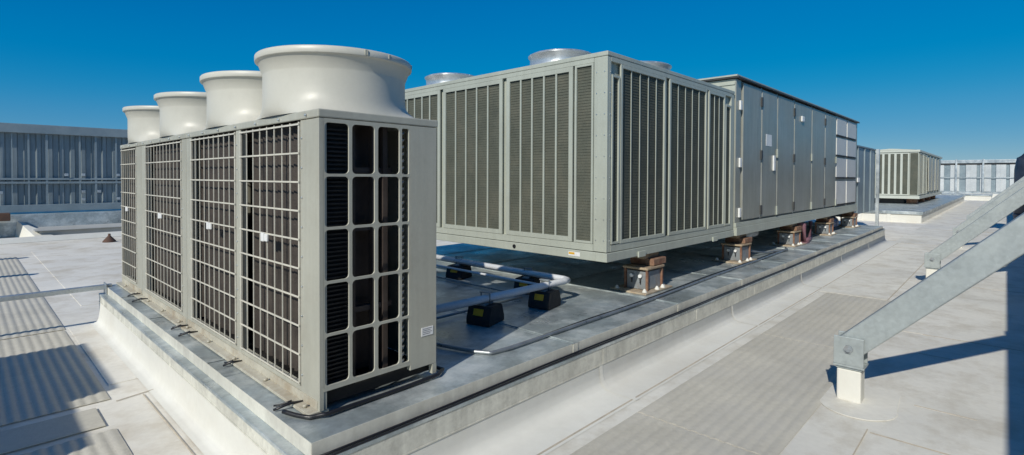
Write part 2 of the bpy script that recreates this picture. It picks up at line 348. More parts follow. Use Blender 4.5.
def heat_pump(y0, y1, grilles, fans, label, front=False):
    u = thing('heat_pump_unit', label, 'heat pump unit', (VX0, y0, 0), 'cream heat pump units in a row on the curb')
    L = y1 - y0; D = VX1 - VX0; g_ = [(a - y0, b_ - y0) for a, b_ in grilles]
    # cabinet frame, posts between the grilles
    t = MB(); edges = [0] + [v for p in g_ for v in p] + [L]
    for k in range(0, len(edges), 2):
        a, b_ = edges[k], edges[k + 1]
        a += .010 if k else .0; b_ -= .010 if k + 2 < len(edges) else 0
        t.box(0, .04, a, b_, VZ0, VZ1 - .032, .003)
    for a, b_ in g_:
        t.box(.002, .04, a - .008, b_ + .008, VZ0 + .02, .492); t.box(.002, .04, a - .008, b_ + .008, 1.893, VZ1 - .032)
    # back and far side
    t.box(D - .03, D, 0.03, L, VZ0 + .05, VZ1 - .032); t.box(.04, D - .03, L - .02, L, VZ0 + .05, VZ1 - .032)
    if not front: t.box(.04, D - .03, 0, .02, VZ0 + .05, VZ1 - .032)
    t.build('cabinet', 'cream', u)
    t = MB(); t.box(-.008, D + .008, -.008 if front else .001, L - .002, VZ1 - .03, VZ1 + .012, .006); t.build('lid', 'cream', u)
    t = MB(); n = int(L / .28)
    for k in range(n): y = .12 + k * (L - .24) / max(1, n - 1); t.tube([(-.018, y, VZ1 - .012), (-.006, y, VZ1 - .012)], .006, 8)
    for a, b_ in g_[:]:
        for k in range(9): t.tube([(-.006, a - .03, .56 + k * .155), (.002, a - .03, .56 + k * .155)], .005, 6)
    t.build('screws', 'galv', u)
    t = MB(); t.box(-.055, .05, .004, L - .004, .408, VZ0 - .001, .002); t.box(-.004, .0, .02, L - .02, VZ0, .47)
    for k in range(int(L / .55) + 1): y = .1 + k * .5; t.tube([(-.03, y, .425), (-.03, y, .44)], .012, 6)
    t.build('base_flange', 'cream_flange', u)
    # floor of the cabinet and dark inner box
    t = MB(); t.box(.07, D - .035, .10, L - .03, VZ0 + .01, VZ0 + .05); t.box(.30, .50, .35, L - .2, .48, 1.3); t.build('compressor', 'dark', u)
    for a, b_ in grilles: grille(u, a, b_)
    for yc in fans: fan(u, yc)
    if front:
        # end face: four columns, five rows of rounded openings cut from one plate
        xsn = [(.026, .160), (.178, .312), (.332, .470), (.486, .534)]
        zs = [(1.872, 1.614), (1.600, 1.345), (1.331, 1.072), (1.058, .806), (.792, .543)]
        t = MB(); bm = t.bm
        def cell(x0, x1, za, zb, ox0, ox1, oz0, oz1, r):
            """rect frame cell (x0..x1, za..zb) with a rounded hole"""
            hole = []
            for cx_, cz_, a0 in ((ox1 - r, oz1 - r, 0), (ox0 + r, oz1 - r, 90), (ox0 + r, oz0 + r, 180), (ox1 - r, oz0 + r, 270)):
                for k in range(5): a = R(a0 + k * 22.5); hole.append((cx_ + r * math.cos(a), cz_ + r * math.sin(a)))
            out = [];
            for k, (hx_, hz) in enumerate(hole):
                q = k // 5; cor = ((x1, zb), (x0, zb), (x0, za), (x1, za))[q]; j = k % 5
                if j == 2: out.append(cor)
                elif j < 2: out.append(((cor[0], hz), (hx_, cor[1]), (cor[0], hz), (hx_, cor[1]))[q])
                else: out.append(((hx_, cor[1]), (cor[0], hz), (hx_, cor[1]), (cor[0], hz))[q])
            n = len(hole)
            H = [bm.verts.new((x, .0, z)) for x, z in hole]; Q = [bm.verts.new((x, .0, z)) for x, z in out]; G = [bm.verts.new((x, .010, z)) for x, z in hole]
            for k in range(n):
                k2 = (k + 1) % n
                bm.faces.new((H[k], H[k2], G[k2], G[k])).smooth = True
                try: bm.faces.new((H[k], Q[k], Q[k2], H[k2]))
                except Exception: pass
        xe = [.0205]; 
        for (a, b_), (c_, d_) in zip(xsn, xsn[1:]): xe.append((b_ + c_) / 2)
        xe.append(.542); ze = [1.892]
        for (a, b_), (c_, d_) in zip(zs, zs[1:]): ze.append((b_ + c_) / 2)
        ze.append(.535)
        for i, (a, b_) in enumerate(xsn):
            for j, (zt, zb_) in enumerate(zs):
                cell(xe[i], xe[i + 1], ze[j + 1], ze[j], a, b_, zb_, zt, .022 if i < 3 else .008)
        bmesh.ops.translate(bm, verts=bm.verts, vec=(0, -.0045, 0))
        t.box(-.0015, .020, -.0035, .03, VZ0, 1.892); t.box(.0205, .542, -.0045, .03, .517, .5345)
        t.build('end_grille', 'cream', u)
        t = MB(); t.box(.5425, D, -.0045, .03, .485, 1.892, .003); t.box(D - .03, D, -.004, .03, VZ0, .4845); t.build('end_panel', 'cream', u)
        t = MB(); t.box(.002, D - .001, .05, .056, VZ0 + .004, .4995); t.box(.06, .19, .06, .07, .5, 1.88)
        for k in range(60): z = .51 + k * .0225; t.box(.03, .19, .040, .056, z, z + .008)
        t.build('end_coil', 'dark', u)
        t = MB(); 
        for x in (.225, .36, .43): t.box(x, x + .03, .10, .14, .5, 1.885)
        for z in (.85, 1.3, 1.62): t.box(.2, .50, .12, .16, z, z + .03)
        t.box(.20, .5, .2, .22, .5, 1.9); t.build('inner_frame', 'dark_strut', u)
        t = MB()
        for k in range(34): z = .53 + k * .0395; t.tube([(.49, .03, z), (.505, .018, z + .012), (.52, .03, z + .02)], .007, 6)
        t.build('coil_bends', 'conduit', u)
        t = MB(); t.box(.62, .705, -.0075, -.005, .665, .715); lp = t.build('label_plate', 'white', u)
        t = MB()
        for k in range(4): t.box(.628, .695 - .012 * (k % 2), -.0085, -.0078, .705 - k * .010, .708 - k * .010)
        t.build('printing', 'plate_text', lp)
    return u
u1 = heat_pump(2.477, 4.695, [(2.695, 3.525), (3.625, 4.555)], [2.99, 3.98], 'nearest and longest cream heat pump unit, two fan shrouds and open grilles on its end', True)
u2 = heat_pump(4.705, 6.17, [(4.83, 6.0)], [5.24], 'middle cream heat pump unit of the row, one fan shroud')
u3 = heat_pump(6.18, 7.13, [(6.41, 7.09)], [6.5], 'farthest leftmost cream heat pump unit of the row, smallest fan shroud')

# ------------------------------------------------------------------ louvred condenser
def louvres(par, org, axis, a0, a1, z0, z1, n, slat=.020, depth=.014, m='beige', name='louvre_panel', gap=.10):
    """panel on plane org; axis 'y' = facing -X, axis 'x' = facing -Y. frame + n dark strips parted by vertical slats"""
    def bx(t, u0, u1, d0, d1, za, zb, bev=0):
        if axis == 'y': t.box(d0, d1, u0, u1, za, zb, bev)
        else: t.box(u0, u1, d0, d1, za, zb, bev)
    fr = .022 if n == 1 else .035 if n < 3 or axis == 'x' else .048; t = MB()
    bx(t, a0, a0 + fr, -.007, .012, z0, z1, .002); bx(t, a1 - fr, a1, -.007, .012, z0, z1, .002)
    bx(t, a0 + fr + .0005, a1 - fr - .0005, -.007, .012, z0, z0 + fr, .002); bx(t, a0 + fr + .0005, a1 - fr - .0005, -.007, .012, z1 - fr, z1, .002)
    w = (a1 - a0 - 2 * fr)
    for k in range(1, n):
        c = a0 + fr + w * k / n; sl = slat * (.6 if axis == 'x' else 1); bx(t, c - sl / 2, c + sl / 2, -.005 if axis == 'y' else .0, depth * .5, z0 + fr, z1 - fr)
    p = t.build(name, m, par)
    t = MB(); bx(t, a0 + fr, a1 - fr, depth, depth + .014, z0 + fr, z1 - fr)
    for k in range(int((z1 - z0) / .028)):   # fine mesh wires
        z = z0 + fr + .02 + k * .028
        if z < z1 - fr - .01: bx(t, a0 + fr, a1 - fr, depth - .004, depth - .0005, z, z + .006)
    t.build('coil_mesh', 'mesh', p)
    return p
KX0, KX1, KY0, KY1, KZ0, KZ1 = 4.171, 7.30, 2.725, 7.0, .80, 2.788
kd = thing('condenser_unit', 'large grey-green condenser with tall vertical louvre panels on rusty supports', 'condenser', (KX0, KY0, 0))
W, Dp = KX1 - KX0, KY1 - KY0
t = MB()
t.box(.035, W - .002, .035, Dp, KZ0 + .1, KZ1 - .06)       # body core
t.box(0, .034, 0, .15, .892, KZ1 - .045, .003); t.box(.0345, .065, 0, .034, .892, KZ1 - .045, .003)
t.box(.0, .0335, Dp - .1, Dp, .892, KZ1 - .045, .003); t.box(W - .1, W, 0, .034, .892, KZ1 - .045, .003)
t.build('cabinet', 'beige', kd)
t = MB(); t.box(-.006, W + .004, -.006, Dp + .004, KZ1 - .043, KZ1, .006); t.build('top_panel', 'beige', kd)
t = MB(); t.box(-.012, W, -.012, .12, KZ0, .885, .005); t.box(-.012, .12, .1205, Dp, KZ0, .885, .005); t.box(W - .1, W, .1205, Dp, KZ0, .885); t.box(.12, W - .1, Dp - .1, Dp, KZ0, .885)
t.box(.12, W - .1, .14, Dp - .1, KZ0 + .03, .88)
for x in (.55, 2.4): t.box(x, x + .14, -.03, -.013, KZ0 - .01, KZ0 + .05, .003)
t.build('base_rail', 'beige', kd)
t = MB(); t.box(-.002, .033, .151, Dp - .101, .892, .96); t.box(-.002, .033, .151, Dp - .101, 2.70, KZ1 - .045)
t.box(.066, W - .101, -.002, .033, .892, .955); t.box(.066, W - .101, -.002, .033, 2.70, KZ1 - .045)
t.build('face_frame', 'beige', kd)
zl0, zl1 = .963, 2.697
for a, b_, n in ((2.88, 3.10, 1), (3.125, 4.035, 5), (4.10, 5.14, 5), (5.205, 6.12, 5), (6.18, 6.88, 4)):
    louvres(kd, None, 'y', a - KY0, b_ - KY0, zl0, zl1, n)
for a, b_, n in ((4.245, 4.385, 1), (4.40, 5.32, 5), (5.41, 6.40, 5), (6.46, 6.98, 3), (7.0, 7.19, 1)):
    louvres(kd, None, 'x', a - KX0, b_ - KX0, zl0 - .005 if n > 1 else zl0, zl1 if n > 1 else zl1 - .12, n)
def cond_fan(x, y, r=.36, h=.185):
    t = MB(); t.lathe((x - KX0, y - KY0, KZ1), [(r + .05, .001), (r + .01, .03), (r, .07), (r, h - .03), (r + .02, h - .01), (r + .02, h), (r - .01, h), (r - .015, .02)], 48); f = t.build('fan_shroud', 'guard', kd)
    t = MB(); c = (x - KX0, y - KY0)
    for k in range(1, 6): rr = r * k / 5.2; t.tube([(c[0] + rr * math.cos(a), c[1] + rr * math.sin(a), KZ1 + h + .012) for a in [j * math.pi / 16 for j in range(33)]], .004, 5, False)
    for k in range(12): a = k * math.pi / 6; t.tube([(c[0], c[1], KZ1 + h + .02), (c[0] + (r + .015) * math.cos(a), c[1] + (r + .015) * math.sin(a), KZ1 + h + .004)], .004, 5)
    t.build('fan_guard', 'guard', f)
for p in ((4.74, 3.72), (5.88, 3.36), (4.74, 5.65), (6.2, 5.6)): cond_fan(*p)
t = MB(); t.tube([(5.17 - KX0, .22, KZ1), (5.17 - KX0, .22, KZ1 + .10)], .012, 8); t.tube([(5.27 - KX0, .30, KZ1), (5.27 - KX0, .30, KZ1 + .07)], .01, 8); t.build('vent_stub', 'guard', kd)
t = MB(); t.box(-.0145, -.0125, 3.02 - KY0, 3.16 - KY0, .825, .865); lb = t.build('warning_label', 'white', kd)
t = MB(); t.box(-.016, -.0148, 3.085 - KY0, 3.155 - KY0, .84, .86); t.build('orange_band', 'yellow', lb)
t = MB(); 
for y in (3.9, 5.6): t.tube([(-.02, y - KY0, .845), (-.010, y - KY0, .845)], .022, 10)
t.box(-.014, -.0125, 5.5 - KY0, 5.53 - KY0, .82, .84); t.build('rail_hole_plug', 'black', kd)
t = MB()
for z in [1.0 + .2 * k for k in range(9)]:
    for y in (.03, .12): t.tube([(-.004, y, z), (.004, y, z)], .006, 6)
    t.tube([(.05, -.004, z), (.05, .004, z)], .006, 6)
t.build('rivets', 'galv', kd)

# ------------------------------------------------------------------ air handler
AX0, AX1, AY0, AZ0, AZ1 = 7.36, 15.39, 2.725, .86, 3.01
ah = thing('air_handler', 'very long grey steel air handling unit with hinged doors beyond the condenser', 'air handler', (AX0, AY0, 0))
AW = AX1 - AX0
t = MB(); t.box(.0, AW, .02, 4.4, AZ0 + .12, AZ1 - .04); t.box(-.004, .18, -.004, .03, AZ0 + .12, AZ1 - .04, .004)
t.box(5.76, AW, .0, .0195, AZ0 + .12, AZ1 - .04)
t.build('casing', 'panel_steel', ah)
t = MB(); t.box(-.006, -.001, .01, 4.38, AZ0 + .12, AZ1 - .042)
for y in (.5, 1.1, 1.7): t.box(-.012, -.0065, y, y + .04, AZ0 + .15, AZ1 - .042)
t.box(-.02, -.0065, .01, 4.38, AZ1 - .12, AZ1 - .09)
t.build('end_wall', 'beige', ah)
t = MB(); t.box(-.05, AW + .03, -.05, 4.45, AZ1 - .035, AZ1 - .012, .003); rf = t.build('roof_panel', 'dark_trim', ah)
t = MB(); t.box(-.055, AW + .035, -.035, 4.45, AZ1 - .011, AZ1 + .01); t.build('roof_sheet', 'beige', rf)
t = MB(); t.box(0, AW, -.03, .10, AZ0 - .06, AZ0 + .055, .004); t.box(0, AW, -.018, .10, AZ0 + .057, AZ0 + .118, .003); t.box(0, .1, .1005, 4.4, AZ0 - .06, AZ0 + .11); t.box(.11, AW, .12, 4.4, AZ0, AZ0 + .11); t.build('base_rail', 'beige', ah)
dx = [7.565, 8.345, 9.09, 10.02, 11.15, 12.15, 13.10]
for k in range(6):
    a, b_ = dx[k] - AX0, dx[k + 1] - AX0
    t = MB(); t.box(a + .02, b_ - .02, -.022, .018, AZ0 + .15, AZ1 - .07, .006); d = t.build('door', 'panel_steel', ah)
    side = b_ - .01
    for z in ((1.12, 1.95, 2.75) if k % 2 == 0 else (1.08, 2.0)):
        t = MB(); t.box(side - .03, side + .03, -.040, -.0225, z - .07, z + .07, .004); t.build('hinge', 'dark_trim' if k % 2 == 0 else 'beige', d)
    t = MB(); t.box(b_ - .016, b_ + .016, -.012, .0, AZ0 + .13, AZ1 - .05); t.build('door_frame', 'beige' if k % 2 else 'guard', ah)
    if k == 1:
        t = MB(); t.box(a + .20, a + .46, -.026, -.0225, 2.10, 2.28); t.build('label_plate', 'white', d)
        t = MB(); t.box(a + .52, a + .60, -.045, -.0225, 1.72, 1.96, .004); t.build('control_box', 'white', d)
t = MB()
for z in (1.05, 1.75, 2.55): t.box(.10, .17, -.03, -.005, z, z + .13, .006)
t.build('corner_hinge', 'white', ah)
zz = [(2.93, 2.56), (2.49, 2.12), (2.05, 1.63), (1.54, 1.03)]
t = MB(); 
for a, b_ in ((13.17, 14.10), (14.20, 15.15)):
    for z1_, z0_ in zz: t.box(a - AX0, b_ - AX0, -.022, -.001, z0_, z1_, .004)
vp = t.build('vent_hoods', 'ventwhite', ah)
t = MB()
for z1_, z0_ in zz:
    for a, b_ in ((13.17, 14.10), (14.20, 15.15)): t.box(a - AX0 + .01, b_ - AX0 - .01, -.03, -.001, z0_ - .032, z0_ - .006)
t.build('vent_openings', 'dark', ah)
t = MB(); t.box(10.4 - AX0, 10.55 - AX0, -.05, -.0225, 2.62, 2.72, .01); t.build('sign_plate', 'white', ah)

# duct beyond the air handler
du = thing('duct', 'short galvanised duct box attached past the end of the air handler', 'duct', (15.42, 2.95, 0))
t = MB(); t.box(0, 4.0, 0, 2.6, .62, 2.46, .01)
for x in (.5, 1.3, 2.2, 3.1): t.box(x, x + .05, -.03, -.001, .62, 2.46)
t.box(-.01, 4.02, -.035, 2.6, 2.465, 2.5); t.build('duct_shell', 'fence_rail', du)
for x in (3.85,):
    t = MB(); t.box(x, x + .1, -.12, -.04, 0, 2.5); t.build('leg', 'galv', du)
t = MB(); t.box(1.1, 1.35, -.06, -.031, 1.5, 1.62, .01); t.build('latch', 'white', du)

# ------------------------------------------------------------------ isolator supports
def support(loc, label):
    s_ = thing('isolator_support', label, 'equipment support', loc, 'isolator supports under the big units')
    t = MB(); t.box(-.29, .29, -.19, .24, 0, .018, .004); t.build('base_plate', 'tanplate', s_)
    t = MB(); t.box(-.15, .15, -.12, .12, .02, .215, .008); t.build('housing', 'housing', s_)
    for x, y in ((-.158, -.128), (.158, -.128), (-.158, .128), (.158, .128)):
        t = MB(); t.box(x - .012, x + .012, y - .012, y + .012, .019, .232, .002); t.build('corner_post', 'rust', s_)
    t = MB(); t.box(-.185, .185, -.15, .15, .234, .258, .006); t.build('top_plate', 'wood', s_)
    t = MB(); t.box(-.02, .26, -.13, .16, .260, .335, .01); t.build('shim_block', 'rust', s_)
    t = MB(); t.box(-.10, .22, -.06, .18, .337, .400, .004); t.build('shim_plate', 'wood', s_)
    t = MB(); t.box(.20, .235, .02, .16, .019, .2, .003); t.build('side_bracket', 'rust', s_)
    for y in (-.055, .045):
        t = MB(); t.tube([(-.152, y, .165), (-.185, y, .165)], .020, 6); t.build('bolt', 'white', s_)
        t = MB(); t.tube([(-.172, y, .14), (-.172, y, .09)], .007, 8); t.build('bolt_stem', 'black', s_)
    for x, y in ((-.23, -.14), (.0, -.158), (.13, -.155), (.235, -.10), (.235, .10), (-.24, .18)):
        t = MB(); t.lathe((x, y, .018), [(.026, 0), (.022, .012), (.010, .032), (.001, .036)], 10); t.build('nut', 'membrane', s_)
    return s_
s0 = support((5.06, 2.83, .402), 'rusty isolator support at the condenser near corner')
for x, sc, lab in ((7.72, 1, 'rusty isolator support where condenser meets the long air handler'), (10.25, 1.02, 'third isolator support from the near corner, beside the purple pipe'),
               (12.75, 1.02, 'fourth isolator support, just before the blue drum under the air handler'), (15.15, 1.02, 'last and smallest isolator support at the far end of the air handler')):
    c = copy_tree(s0); c.location = (x, 2.83, .402); c['label'] = lab; c.rotation_euler.z = random.uniform(-.06, .06)
# purple condensate trap, blue drum, hose
t = MB(); t.tube([(10.75, 2.72, .415), (10.75, 2.72, .74), (10.75, 2.90, .78)], .045, 12); t.tube([(10.75, 2.72, .44), (11.1, 2.72, .44), (11.45, 2.78, .44), (11.45, 2.78, .76)], .04, 12); t.box(10.66, 10.84, 2.64, 2.80, .403, .425, .004)
tag(t.build('condensate_trap', 'purple'), 'faded purple condensate pipe trap under the air handler doors', 'pipe')
t = MB(); t.tube([(13.35, 3.02, .56), (13.40, 3.02, .56), (14.3, 3.02, .56), (14.35, 3.02, .56)], [.14, .15, .15, .14], 20)
for x in (13.6, 14.1): t.tube([(x, 3.02, .56), (x + .03, 3.02, .56)], .157, 20)
tag(t.build('drum', 'blue'), 'dark blue plastic drum lying under the air handler', 'drum')
t = MB(); t.tube(wob([(8.05, 2.95, .74), (8.25, 2.82, .50), (8.7, 2.74, .425), (9.3, 2.60, .425), (9.6, 2.7, .425)], 5, .008), .014, 8)
tag(t.build('flexible_hose', 'conduit'), 'thin grey hose curling down from the air handler base to the curb', 'hose')
t = MB(); t.tube([(8.3, 3.0, .70), (9.0, 3.0, .70)], .06, 12); t.tube([(8.02, 2.86, .42), (8.06, 2.86, .80)], .02, 8); tag(t.build('drain_pipe', 'pvc'), 'short pale drain pipe slung under the air handler', 'pipe')

# ------------------------------------------------------------------ pipes and blocks between the units
t = MB(); r_ = .031
t.tube([(2.0, 3.12, .60), (3.98, 3.08, .60), (4.05, 3.09, .60), (4.075, 3.15, .60), (4.075, 6.9, .60)], r_, 14)
tag(t.build('refrigerant_pipe', 'pvc'), 'thick white insulated pipe bent at a corner on black rubber blocks', 'pipe')
t = MB(); t.tube([(2.0, 3.28, .53), (3.85, 3.22, .53), (3.93, 3.24, .53), (3.95, 3.32, .53), (3.95, 6.9, .53)], .013, 10)
tag(t.build('refrigerant_pipe', 'pvc'), 'thinner white pipe running just inside the thick bent one', 'pipe')
t = MB(); t.tube([(2.0, 3.40, .43), (3.75, 3.42, .43), (3.83, 3.5, .43), (3.83, 6.9, .43)], .011, 10)
tag(t.build('conduit', 'conduit'), 'thin steel conduit low on the curb behind the rubber blocks', 'conduit')
def block(x, y, rz, label):
    b_ = thing('pipe_block', label, 'pipe support', (x, y, .402), 'black rubber pipe support blocks', rz)
    t = MB(); w, d, h = .125, .11, .15
    t.prism([(-w, -d, 0), (w, -d, 0), (w, -d, .05), (w * .72, -d, h), (-w * .72, -d, h), (-w, -d, .05)], (0, 2 * d, 0))
    bmesh.ops.bevel(t.bm, geom=list(t.bm.edges), offset=.007, segments=2, affect='EDGES'); t.build('rubber_body', 'rubber', b_)
    t = MB(); t.box(-w * .55, w * .55, -.035, .035, h - .004, h + .014, .002); t.tube([(0, .042, h), (0, .042, h + .10)], .006, 6); t.tube([(0, -.042, h), (0, -.042, h + .10)], .006, 6)
    t.box(-.015, .015, -.05, .05, h + .093, h + .101); t.build('pipe_clamp', 'housing', b_)
    t = MB(); t.prism([(-w * .93, -.045, .078), (-w * .93, .045, .078), (-w * .79, .045, .128), (-w * .79, -.045, .128)], (-.006, 0, .004)); t.build('label_plate', 'yellow', b_); return b_
block(2.97, 3.11, .25, 'nearest black rubber block with yellow label under the white pipe')
block(3.72, 3.10, .2, 'black rubber block under the white pipe just before its corner')
block(4.07, 3.62, .3, 'black rubber block close to the condenser, behind the pipe corner')
block(4.07, 4.72, .3, 'farthest black rubber block, close beside the heat pump end panel')
t = MB(); t.tube(wob([(1.98, 3.05, .42), (2.25, 3.02, .418), (2.38, 2.62, .418), (2.44, 2.50, .42), (2.60, 2.47, .42), (4.4, 2.48, .42), (6.4, 2.56, .42), (8.0, 2.58, .42), (9.3, 2.62, .42)], 6, .003), .0125, 10)
tag(t.build('conduit', 'conduit'), 'bright steel conduit bending out of shadow and running along the cap', 'conduit')
t = MB(); t.tube(wob([(2.62, 2.515, .413), (4.0, 2.52, .413), (6.4, 2.61, .413), (9.4, 2.68, .413)], 14, .004), .008, 8)
tag(t.build('cable', 'black'), 'thin black cable lying beside the steel conduit on the curb cap', 'cable')
for dz, dy, lab, r_ in ((.331, .012, 'upper black cable clipped along the side of the big curb', .0068), (.3285, .035, 'lower black cable clipped along the side of the big curb', .0055)):
    t = MB(); t.tube(wob([(1.06, CY0 - dy, dz), (3.0, CY0 - dy, dz + .004), (6.5, CY0 - dy, dz - .004), (10, CY0 - dy, dz + .008), (15.98, CY0 - dy, dz + .012)], 12, .0018), r_, 8)
    tag(t.build('cable', 'black'), lab, 'cable', 'pair of black cables on the curb side')
t = MB(); t.tube(wob([(1.10, 2.62, .418), (1.17, 2.47, .417), (1.24, 2.43, .417), (1.5, 2.445, .419), (1.95, 2.45, .418), (2.03, 2.50, .418), (2.02, 2.75, .418)], 5, .004), .011, 8)
tag(t.build('cable', 'black'), 'black cable along the bottom of the nearest heat pump end', 'cable')
for y, ln, lab in ((2.66, .14, 'black cable tail on the cap at the near corner of the heat pumps'), (3.52, .10, 'black cable tail on the cap under the first grille divider'),
               (4.42, .12, 'black cable tail on the cap, third from the near corner'), (4.66, .11, 'black cable tail on the cap by the wide post of the second unit'), (5.95, .12, 'black cable tail on the cap by the farthest heat pump'), (6.25, .10, 'smallest black cable tail, nearest the far curb corner')):
    t = MB(); t.tube(wob([(VX0 + .03, y, .425), (VX0 - .06, y - .01, .432), (VX0 - ln, y + .03, .411)], 4, .004), .007, 8)
    t.tube(wob([(VX0 - .05, y + .03, .43), (VX0 - ln + .02, y + .08, .411)], 4, .003), .005, 8)
    tag(t.build('cable_tail', 'black'), lab, 'cable')

# grey beam pipe running left from the far curb corner
gp = thing('rail_pipe', 'grey steel tube running level leftwards from the far corner of the big curb', 'pipe', (1.07, 7.06, 0))
t = MB(); t.box(-3.6, .05, -.03, .03, .375, .425, .006); t.build('tube', 'galv', gp)
t = MB(); t.box(-2.6, -2.54, -.03, .03, 0, .374); t.build('post', 'galv', gp)
t = MB(); t.box(-.012, -.002, -.07, .07, .30, .44, .002); t.build('end_plate', 'galv', gp)

# ------------------------------------------------------------------ steel braces on the right
def brace(x, label):
    b_ = thing('steel_brace', label, 'steel brace', (x, .8, 0), 'diagonal steel braces of the screen wall')
    t = MB(); bm = t.bm
    t.box(-.01, .13, -.075, .075, .0, .235, .012); 
    t.build('pedestal', 'membrane', b_)
    t = MB(); t.box(-.015, .135, -.08, .08, .236, .252, .003); t.box(-.03, .14, -.095, .095, .254, .268, .002); t.box(-.03, -.018, -.092, .092, .269, .47, .003); t.box(.112, .124, -.092, .092, .269, .47, .003)
    t.build('foot_bracket', 'galv_beam', b_)
    t = MB(); t.tube([(-.055, 0, .385), (.15, 0, .385)], .016, 10); t.tube([(-.042, 0, .385), (-.032, 0, .385)], .03, 6); t.build('bolt', 'housing', b_)
    # rectangular tube at 45 degrees towards -Y
    t = MB(); d = Vector((0, -1, 1)).normalized(); L = 2.62
    rot = Matrix(((1, 0, 0), (0, d.y, d.z), (0, d.z, -d.y)))
    c = Vector((.047, .035, .36)) + d * (L / 2)
    t.obox(c, (.12, L, .175), Matrix.Rotation(R(-45), 3, 'X'), .008)
    t.build('beam', 'galv_beam', b_)
    t = MB(); t.prism([(x, y, .0055) for x, y in [(.36, -.26), (.40, .0), (.34, .13), (.1, .17)] + [(-.05 + .24 * math.cos(R(a)), -.06 + .23 * math.sin(R(a))) for a in range(85, 291, 12)]], (0, 0, .0048))
    t.build('membrane_patch', 'floor2', b_)
    t = MB(); t.box(-.03, .14, -1.78, -1.70, 1.85, 2.30, .004); t.build('head_bracket', 'galv_beam', b_)
    return b_
b0 = brace(4.36, 'nearest diagonal galvanised brace on a short white pedestal, crossing the right edge')
for k, lab in ((1, 'second nearest diagonal steel brace on the right, behind the nearest'), (2, 'third diagonal steel brace on the right, mostly behind the second'), (3, 'farthest diagonal steel brace visible on the right')):
    c = copy_tree(b0); c.location = (4.36 + 5.74 * k, .8, 0); c['label'] = lab
# screen wall those braces hold up (right of the frame, it throws the big shadow)
def corrugated(t, p0, p1, z0, z1, pitch=.30, dep=.05, th=.004, n=None, flip=1):
    p0, p1 = Vector(p0), Vector(p1); d = (p1 - p0); L = d.length; d.normalize(); nn = Vector((-d.y, d.x, 0)) * flip; bm = t.bm
    k = 0; pr_ = []; x = 0
    while x < L - 1e-4:
        for f, h in ((0, 0), (.35, 0), (.45, dep), (.9, dep)):
            if x + f * pitch <= L: pr_.append((x + f * pitch, h))
        x += pitch
    pr_.append((L, 0)); F = []; B = []
    for q, h in pr_:
        a = p0 + d * q + nn * h; b_ = a + nn * th
        F.append((bm.verts.new((a.x, a.y, z0)), bm.verts.new((a.x, a.y, z1)))); B.append((bm.verts.new((b_.x, b_.y, z0)), bm.verts.new((b_.x, b_.y, z1))))
    for i in range(len(F) - 1):
        bm.faces.new((F[i][0], F[i + 1][0], F[i + 1][1], F[i][1])); bm.faces.new((B[i][0], B[i][1], B[i + 1][1], B[i + 1][0])); bm.faces.new((F[i][1], F[i + 1][1], B[i + 1][1], B[i][1]))
sw = thing('screen_wall', 'tall galvanised screen wall just outside the right edge, held by the braces', 'screen wall', (0, -1.07, 0))
t = MB(); corrugated(t, (-2, 0, 0), (50, 0, 0), 0.02, 2.50, flip=-1); t.build('cladding', 'screennear', sw)
t = MB(); t.box(-2, 50, -.07, .06, 2.42, 2.54); t.box(-2, 50, .0, .06, .9, 1.0)
for k in range(9): x = 4.36 + 5.74 * k; t.box(x, x + .1, .01, .065, 0, 2.44)
t.build('rails_and_posts', 'galv_beam', sw)
# dark rounded duct elbow at the right edge
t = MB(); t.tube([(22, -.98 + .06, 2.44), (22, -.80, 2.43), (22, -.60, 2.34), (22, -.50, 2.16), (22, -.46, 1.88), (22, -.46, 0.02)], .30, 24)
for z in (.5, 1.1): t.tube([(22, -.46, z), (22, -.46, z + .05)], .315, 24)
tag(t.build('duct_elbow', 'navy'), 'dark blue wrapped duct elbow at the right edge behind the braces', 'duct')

# ------------------------------------------------------------------ far screen fence on the right
rf_ = thing('screen_fence', 'pale ribbed metal screen fence across the far right end of the roof', 'fence', (60, 1.7, 0))
Y0, Y1 = -9.5, 12.3
t = MB(); t.box(.06, .12, Y0, Y1, .52, 2.82); t.build('backing_sheet', 'fence_rail', rf_)
y = Y0 + .2; rn = random.Random(5)
while y < Y1 - 1:
    wd = rn.choice((.62, .7, .85)); t = MB(); t.box(-.03, .055, y, y + wd, .53, 2.81, .01); t.box(-.05, -.031, y + wd * .45, y + wd * .55, .53, 2.81); t.build('cladding_panel', 'screenfar', rf_); y += wd + rn.choice((.22, .3, .42))
t = MB(); t.box(-.12, .2, Y0, Y1, 2.96, 3.24, .01); t.build('top_rail', 'galv', rf_)
t = MB(); t.box(.0, .2, Y0, Y1, 2.82, 2.955); t.build('shadow_gap', 'dark_trim', rf_)
t = MB(); t.box(-.14, .2, Y0, Y1, .30, .515); t.build('bottom_rail', 'galv', rf_)
t = MB(); t.box(-.14, -.10, Y0, Y1, 1.70, 1.75); t.build('middle_rail', 'galv', rf_)
for y in (-7, -3.8, -.3, 1.45, 4.6, 8, 11.2):
    t = MB(); t.box(-.22, -.141, y, y + .12, .0, 3.30); t.build('post', 'galv', rf_)
t = MB(); t.box(-.6, .6, Y0, Y1, 0, .295); t.build('curb_base', 'membrane', rf_)
t = MB(); t.box(-2.6, -1.0, -3.5, 1.6, .0, .38, .03); tag(t.build('white_curb_block', 'membrane', None, (60, 1.0, 0)), 'long white membrane block on the roof before the far right screen fence', 'curb')

